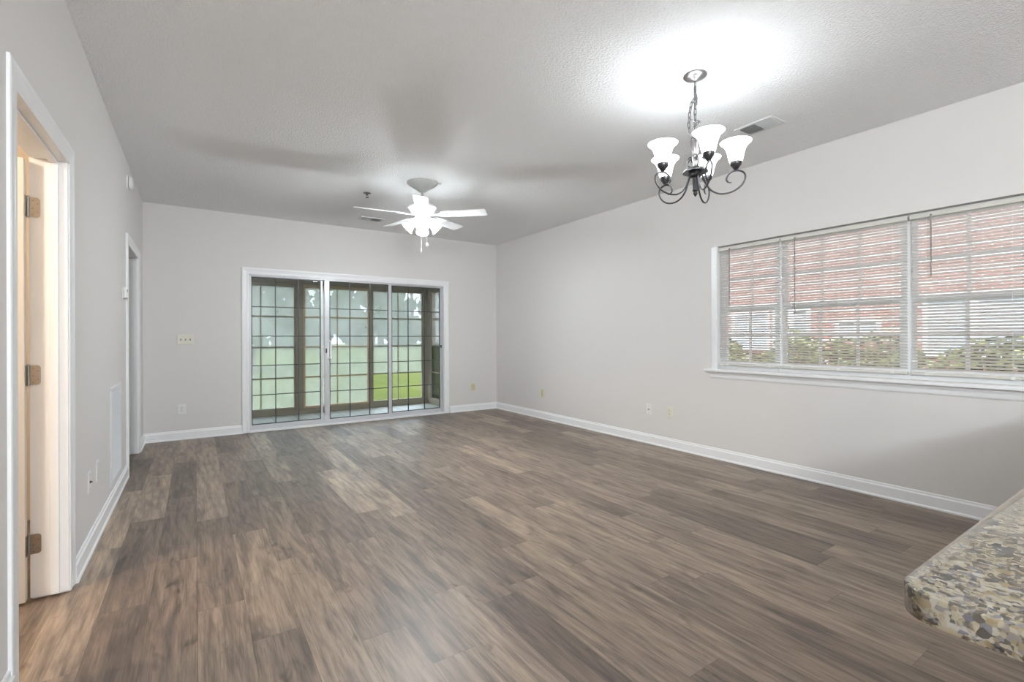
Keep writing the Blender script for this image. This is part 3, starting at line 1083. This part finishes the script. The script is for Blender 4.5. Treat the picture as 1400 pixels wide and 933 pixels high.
t = thing('return_air_grille', 'tall white return air grille low on the left wall', 'vent', (XL, 4.555, .50), RL)
gw, gh = .275, .345
b = MB()
for a_ in ((-gw, -gh, gw, -gh + .032), (-gw, gh - .032, gw, gh), (-gw, -gh + .032, -gw + .032, gh - .032), (gw - .032, -gh + .032, gw, gh - .032)):
    b.box(a_[0], -.011, a_[1], a_[2], 0, a_[3])
b.build('grille_frame', M_VENT, t, bevel=.003)
b = MB(); b.box(-gw + .03, -.0012, -gh + .03, gw - .03, -.0004, gh - .03); b.build('duct_opening', M_BLACK, t)
b = MB()
z = -gh + .040
while z < gh - .036:
    m_ = Matrix.Translation((0, -.006, z)) @ Matrix.Rotation(math.radians(38), 4, 'X')
    b.box(-gw + .032, -.0075, -.0005, gw - .032, .0075, .0005, m_)
    z += .0125
for xx in (-.09, .09): b.box(xx - .004, -.0075, -gh + .032, xx + .004, -.003, gh - .032)
b.build('louver', M_VENT, t)


# ------------------------------------------------------------------ wall plates
def wall_plate(name, label, cat, loc, rz, kind, m, ww=.036, hh=.0585, group=None):
    t = thing(name, label, cat, loc, rz, group)
    b = MB(); b.box(-ww, -.006, -hh, ww, 0, hh)
    b.build('plate', m, t, bevel=.004)
    if kind == 'duplex':
        for s_ in (-1, 1):
            b = MB()
            b.prism([(x, y) for x, y in arc(0, 0, .0165, math.radians(40), math.radians(140), 6)] + [(x, y) for x, y in arc(0, 0, .0165, math.radians(220), math.radians(320), 6)], .0055, .0085,
                    Matrix.Translation((0, 0, s_ * .0195)) @ Matrix.Rotation(PI / 2, 4, 'X'))
            rc = b.build('receptacle', m, t)
            b = MB()
            for xx in (-.0065, .0065): b.box(xx - .0014, -.0092, s_ * .0195 - .001, xx + .0014, -.0080, s_ * .0195 + .008)
            b.lathe([(.0026, .008), (.0026, .0092)], 10, Matrix.Translation((0, 0, s_ * .0195 - .008)) @ Matrix.Rotation(PI / 2, 4, 'X'))
            b.build('slot', M_SLOT, rc)
        b = MB(); b.lathe([(.003, .006), (.0025, .0075), (0, .0078)], 10, Matrix.Rotation(PI / 2, 4, 'X')); b.build('screw', M_NICKEL, t)
    elif kind == 'coax':
        b = MB(); b.lathe([(.0070, .005), (.0070, .010), (.0048, .0102), (.0048, .016), (0, .016)], 14, Matrix.Rotation(PI / 2, 4, 'X'))
        o = b.build('coaxial_socket', M_DARKMETAL, t); o['label'] = 'dark coaxial socket'
        for s_ in (-1, 1):
            b = MB(); b.lathe([(.003, .006), (.0025, .0075), (0, .0078)], 10, Matrix.Translation((0, 0, s_ * .042)) @ Matrix.Rotation(PI / 2, 4, 'X'))
            b.build('screw', M_NICKEL, t)
    elif kind == 'blank':
        for s_ in (-1, 1):
            b = MB(); b.lathe([(.003, .006), (.0025, .0075), (0, .0078)], 10, Matrix.Translation((0, 0, s_ * .042)) @ Matrix.Rotation(PI / 2, 4, 'X'))
            b.build('screw', M_NICKEL, t)
    elif kind == 'toggle3':
        for xx in (-.046, 0, .046):
            b = MB(); b.box(xx - .0065, -.0068, -.013, xx + .0065, -.0055, .013)
            sl = b.build('toggle_slot', M_DARKMETAL, t)
            b = MB(); b.box(xx - .0040, -.019, .001, xx + .0040, -.006, .010)
            b.build('toggle', m, sl, bevel=.0015)
    return t


G1 = 'low wall plates around the room'
wall_plate('light_switch', 'cream triple light switch plate left of the sliding door', 'light switch', (-.099, YB, 1.178), 0, 'toggle3', M_ALMOND, .082, .0585)
wall_plate('wall_outlet', 'white duplex outlet below the triple switch', 'outlet', (-.139, YB, .357), 0, 'duplex', M_PLATE, .040, .060, G1)
wall_plate('wall_outlet', 'yellowed ivory outlet between the sliding door and the corner', 'outlet', (3.765, YB, .386), 0, 'duplex', M_IVORY, .037, .060, G1)
wall_plate('wall_plate', 'blank wall coloured plate nearest the far corner on the right wall', 'wall plate', (XR, 5.93, .366), RR, 'blank', M_WALL, .037, .060, G1)
wall_plate('wall_outlet', 'yellowed ivory outlet on the right wall near the far corner', 'outlet', (XR, 5.526, .378), RR, 'duplex', M_IVORY, .037, .060, G1)
wall_plate('wall_plate', 'white plate with a coaxial socket in the middle of the right wall', 'wall plate', (XR, 3.571, .381), RR, 'coax', M_PLATE, .037, .060, G1)
wall_plate('wall_outlet', 'white duplex outlet on the right wall beside the coaxial plate', 'outlet', (XR, 3.291, .384), RR, 'duplex', M_ALMOND, .037, .060, G1)
wall_plate('wall_plate', 'white plate with a dark plug on the left wall near the doorway', 'wall plate', (XL, 3.502, .391), RL, 'coax', M_PLATE, .037, .060, G1)
wall_plate('wall_plate', 'plain white plate on the left wall nearer the air grille', 'wall plate', (XL, 3.765, .394), RL, 'blank', M_PLATE, .037, .060, G1)

# ------------------------------------------------------------------ unseen lamps added to brighten the rooms
t = thing('added_pendant', 'unseen round white globe pendant added as fill light in the kitchen behind the viewer', 'fill light', (-.10, -1.95, H))  # guessed lamp behind the camera, added to lift the dark room
b = MB(); b.lathe([(.065, 0), (.065, -.008), (.05, -.022), (.012, -.028), (0, -.028)], 28); b.build('canopy', M_FAN, t)
b = MB(); b.tube([(0, 0, -.026), (0, 0, -.58)], .006, 8); b.build('stem', M_FAN, t)
b = MB(); b.lathe([(0, -.575), (.05, -.577), (.06, -.59), (.06, -.615)], 24); b.build('holder', M_FAN, t)
b = MB(); b.lathe([(.17 * math.sin(a_), -.76 + .17 * math.cos(a_)) for a_ in [math.radians(q) for q in range(20, 181, 10)]], 36); b.build('fill_globe', M_FILL_GLOBE, t)
t = thing('added_side_light', 'unseen round dome light added on the side room ceiling', 'added light', (-1.75, 2.3, 2.5))  # guessed fixture, added to throw warm light on the doorway jamb
b = MB(); b.lathe([(.16, 0), (.16, -.02), (.14, -.028)], 28); b.build('base', M_FAN, t)
b = MB(); b.lathe([(.006, -.028), (.006, -.05), (.028, -.075), (.02, -.10), (0, -.105)], 20)
b.build('bulb', mat('added_warm_bulb', (.9, .9, .85), .5, emit=WARM_TINT, strength=8), t)
ld = bpy.data.lights.new('side_room_fill_lamp', 'POINT'); ld.energy = SIDE_ROOM_FILL; ld.color = WARM_TINT; ld.shadow_soft_size = .05
lo = bpy.data.objects.new('side_room_fill_lamp', ld); COL.objects.link(lo); lo.parent = t; lo.location = (0, 0, -.20)

# ------------------------------------------------------------------ sun porch beyond the sliding door
PZ = -.06
PX0, PX1, PY0, PY1 = -.62, 3.69, YB + .15, 8.45
b = MB()
b.box(PX0, PY0 - .13, -.30, PX1 + .08, PY1 + .10, PZ)
tag(b.build('floor_porch', M_TILE), 'pale square tiled floor of the sun porch', 'floor', kind=S)
b = MB()
b.box(PX0 - .3, PY0, 2.42, PX1 + .4, PY1 + .4, 2.50)
tag(b.build('ceiling_porch', M_STUCCO), 'grey ceiling of the sun porch', 'ceiling', kind=S)
b = MB()
b.box(PX0 - .08, PY0, PZ, PX0, PY1 + .08, 2.42)
tag(b.build('wall_porch', M_STUCCO), 'grey side wall of the sun porch', 'wall', kind=S)
b = MB()
b.box(PX0, PY1, PZ, PX1 + .08, PY1 + .07, .030)            # bottom rail
b.box(PX0, PY1 - .01, 2.075, PX1 + .08, PY1 + .08, 2.42)    # header
b.box(PX1, PY0, PZ, PX1 + .07, PY1, .030); b.box(PX1 - .01, PY0, 2.075, PX1 + .08, PY1, 2.42)
for xa, xb in ((PX0, .345), (1.372, 1.482), (2.578, 2.618), (3.604, PX1 + .08)):
    b.box(xa, PY1 - .012, .030, xb, PY1 + .075, 2.075)
b.box(PX1 - .012, 8.335, .03, PX1 + .075, PY1 - .013, 2.075); b.box(PX1 - .012, PY0, .03, PX1 + .075, 7.24, 2.075)
tag(b.build('trim_8', M_PORCH, bevel=.003, segs=1), 'bronze posts and rails framing the sun porch windows', 'porch frame', kind=S)


def porch_window(name, label, xa, xb, frame_m, fn, panes):
    """four tier window; fn(u, v, z) maps along / depth / up"""
    t = thing(name, label, 'window', kind=S)
    def bx(b, u0_, v0, z0, u1_, v1, z1):
        p, q = fn(u0_, v0, z0), fn(u1_, v1, z1)
        b.box(*p, *q)
    b = MB()
    z0, z1, e = .030, 2.075, .030
    bx(b, xa, .0, z0, xa + e, .06, z1); bx(b, xb - e, .0, z0, xb, .06, z1); bx(b, xa + e, 0, z0, xb - e, .06, z0 + .03); bx(b, xa + e, 0, z1 - .036, xb - e, .06, z1)
    xm = (xa + xb) / 2
    b.build('window_frame', frame_m, t, bevel=.002, segs=1)
    b = MB(); bx(b, xm - .007, .018, z0 + .03, xm + .007, .042, z1 - .036)
    b.build('mullion', frame_m, t)
    zs = [z0 + .03, .548, 1.048, 1.545, z1 - .036]
    for i in range(4):
        f = MB()
        hgt = .016
        bx(f, xa + e, .012, zs[i + 1] - hgt, xb - e, .034, zs[i + 1] + (0 if i == 3 else hgt * .4))
        o = f.build('sash_rail', frame_m, t)
        if panes[i] is not None:
            g = MB(); bx(g, xa + e, .022, zs[i] + .002, xb - e, .025, zs[i + 1] - hgt)
            g.build('vinyl_pane', panes[i], o)
    return t


fnb = lambda u, v, z: (u, PY1 + v, z)
fnr = lambda u, v, z: (PX1 + v, u, z)
V = M_VINYL
porch_window('window_4', 'bronze four tier porch window behind the left glass panel', .345, 1.372, M_PORCH, fnb, [V, V, V, V])
porch_window('window_5', 'tan framed four tier porch window behind the middle glass panel', 1.482, 2.578, M_PORCH_TAN, fnb, [V, V, V, V])
porch_window('window_6', 'bronze four tier porch window at right, its bottom tier open', 2.618, 3.604, M_PORCH, fnb, [None, V, V, V])
porch_window('window_7', 'side porch window with dark lower screens', 7.24, 8.335, M_PORCH, fnr, [M_SCREEN, M_SCREEN, V, V])

# ------------------------------------------------------------------ outdoors
b = MB()
b.add([(-90, -60, -.30), (130, -60, -.30), (130, 130, -.30), (-90, 130, -.30)], [(0, 1, 2, 3)])
tag(b.build('lawn', M_LAWN), 'wide green lawn beyond the sun porch', 'lawn', kind=S)


def leaf_cloud(b, blobs, n, size, rnd):
    tot = sum(r_ ** 2 for *_, r_ in blobs)
    for (cx_, cy_, cz_, r_) in blobs:
        for _ in range(int(n * r_ * r_ / tot)):
            d_ = Vector((rnd.gauss(0, 1), rnd.gauss(0, 1), rnd.gauss(0, .85))).normalized()
            p = Vector((cx_, cy_, cz_)) + d_ * r_ * (rnd.uniform(.72, 1.06))
            nrm = (d_ + Vector((rnd.uniform(-.9, .9), rnd.uniform(-.9, .9), rnd.uniform(-.6, .9)))).normalized()
            q = nrm.cross(Vector((0, 0, 1)) if abs(nrm.z) < .9 else Vector((1, 0, 0))).normalized()
            q2 = nrm.cross(q)
            a = rnd.uniform(0, PI)
            e1 = (q * math.cos(a) + q2 * math.sin(a)) * size * rnd.uniform(.6, 1.3)
            e2 = (q2 * math.cos(a) - q * math.sin(a)) * size * rnd.uniform(.35, .7)
            b.add([p - e1, p - e2, p + e1, p + e2], [(0, 1, 2, 3)])


def make_tree(hgt, spread, n, leaf, m_leaf, seed, low, label, group=None):
    rnd = random.Random(seed)
    t = thing('tree', label, 'tree', group=group)
    b = MB()
    b.tube([(0, 0, 0), (.05, .02, hgt * .25), (-.06, .05, hgt * .5), (.02, 0, hgt * .8)], [.035 * hgt, .027 * hgt, .018 * hgt, .006 * hgt], 10)
    for k in range(5):
        a = k * 1.3
        z0 = hgt * (.25 + .09 * k)
        b.tube([(0, 0, z0), (math.cos(a) * spread * .3, math.sin(a) * spread * .3, z0 + hgt * .1), (math.cos(a) * spread * .65, math.sin(a) * spread * .65, z0 + hgt * .14)], [.014 * hgt, .009 * hgt, .004 * hgt], 7)
    b.build('trunk', M_BARK, t)
    blobs = []
    for k in range(30):
        a = rnd.uniform(0, 2 * PI); rr = spread * math.sqrt(rnd.uniform(0, 1)) * .8
        z0 = hgt * rnd.uniform(low, .92)
        blobs.append((rr * math.cos(a), rr * math.sin(a), z0, spread * rnd.uniform(.30, .48) * (1.1 - .4 * z0 / hgt)))
    b = MB(); leaf_cloud(b, blobs, n, leaf, rnd)
    b.build('foliage', m_leaf, t)
    return t


near = make_tree(8.0, 3.2, 9000, .16, M_LEAF_NEAR, 3, .25, 'dark leafy tree nearest the porch, behind the left glass panel')
near.location = (2.0, 24.5, -.3)
protos = [make_tree(16, 3.9, 9000, .44, M_LEAF_FAR, 11, .06, 'tall hazy green tree in the far row across the lawn', 'trees across the lawn'),
          make_tree(18, 4.1, 9500, .46, M_LEAF_FAR, 12, .05, 'tall hazy green tree in the far row across the lawn', 'trees across the lawn')]
spots = [(-6, 71, 0), (4, 73, 1), (14, 70, 0), (24, 73, 1), (34, 71, 0), (44, 73, 1), (-1.2, 88, 1), (11.2, 90, 0), (23.5, 88, 1), (36, 90, 0), (48, 88, 1)]
used = set()
for i, (x, y, k) in enumerate(spots):
    if k not in used:
        o = protos[k]; used.add(k)
    else:
        o = copy_tree(protos[k])
    o.location = (x, y, -.3); o.rotation_euler = (0, 0, i * 1.7)
    s_ = random.uniform(.9, 1.04); o.scale = (s_, s_, s_)

# brick neighbour seen through the triple window
nb = thing('brick_building', 'red brick neighbouring house seen through the blinds', 'building', (10.0, 0, -.30))
b = MB(); b.box(0, -6, 0, 6, 13.5, 6.2); b.build('brick_wall', M_BRICK, nb)
b = MB(); b.box(-.5, -6.4, 6.2, 6.4, 13.9, 6.35); b.add([(-.5, -6.4, 6.35), (6.4, -6.4, 6.35), (6.4, 13.9, 6.35), (-.5, 13.9, 6.35), (3, -6.4, 8.2), (3, 13.9, 8.2)], [(0, 1, 4), (1, 2, 5, 4), (2, 3, 5), (3, 0, 4, 5)])
b.build('roof', mat('roof_shingle', (.16, .15, .15), .9), nb)
for yc, hw, z0, z1 in ((2.15, .62, 1.15, 2.12), (3.70, .36, 1.45, 1.80), (4.85, .36, 1.2, 2.05), (5.70, .42, 1.2, 2.02), (8.6, .6, 1.15, 2.3), (-.4, .6, 1.15, 2.12)):
    b = MB()
    e = .07
    b.box(-.035, yc - hw, z0, .02, yc - hw + e, z1); b.box(-.035, yc + hw - e, z0, .02, yc + hw, z1)
    b.box(-.035, yc - hw + e, z0, .02, yc + hw - e, z0 + e); b.box(-.035, yc - hw + e, z1 - e, .02, yc + hw - e, z1); b.box(-.03, yc - .05, z0 + e, .02, yc + .05, z1 - e)
    f = b.build('window', M_VINYL_WHITE, nb)
    b = MB(); b.box(-.012, yc - hw + .05, z0 + .05, .01, yc + hw - .05, z1 - .05); b.build('pane', M_BGLASS, f)


rnd = random.Random(21)
b = MB()
for k in range(16):
    yy = -1.4 + k * .55
    for q in range(3):
        a = q * 2.1 + k
        b.tube([(7.6, yy, -.3), (7.6 + .1 * math.cos(a), yy + .1 * math.sin(a), .3), (7.6 + .2 * math.cos(a), yy + .25 * math.sin(a), .95)], [.02, .013, .006], 6)
blobs = []
for k in range(170):
    yy = -1.6 + 8.8 * k / 169
    top = 1.04 + .10 * math.sin(yy * 2.3) + .06 * math.sin(yy * 5.1 + 1)
    blobs.append((7.6 + rnd.uniform(-.22, .22), yy, rnd.uniform(.0, 1) ** .7 * top, rnd.uniform(.16, .25)))
leaf_cloud(b, blobs, 26000, .045, rnd)
hedge = b.build('hedge', M_LEAF_HEDGE)
tag(hedge, 'leafy yellow green hedge along the brick house outside the triple window', 'hedge', kind='stuff')
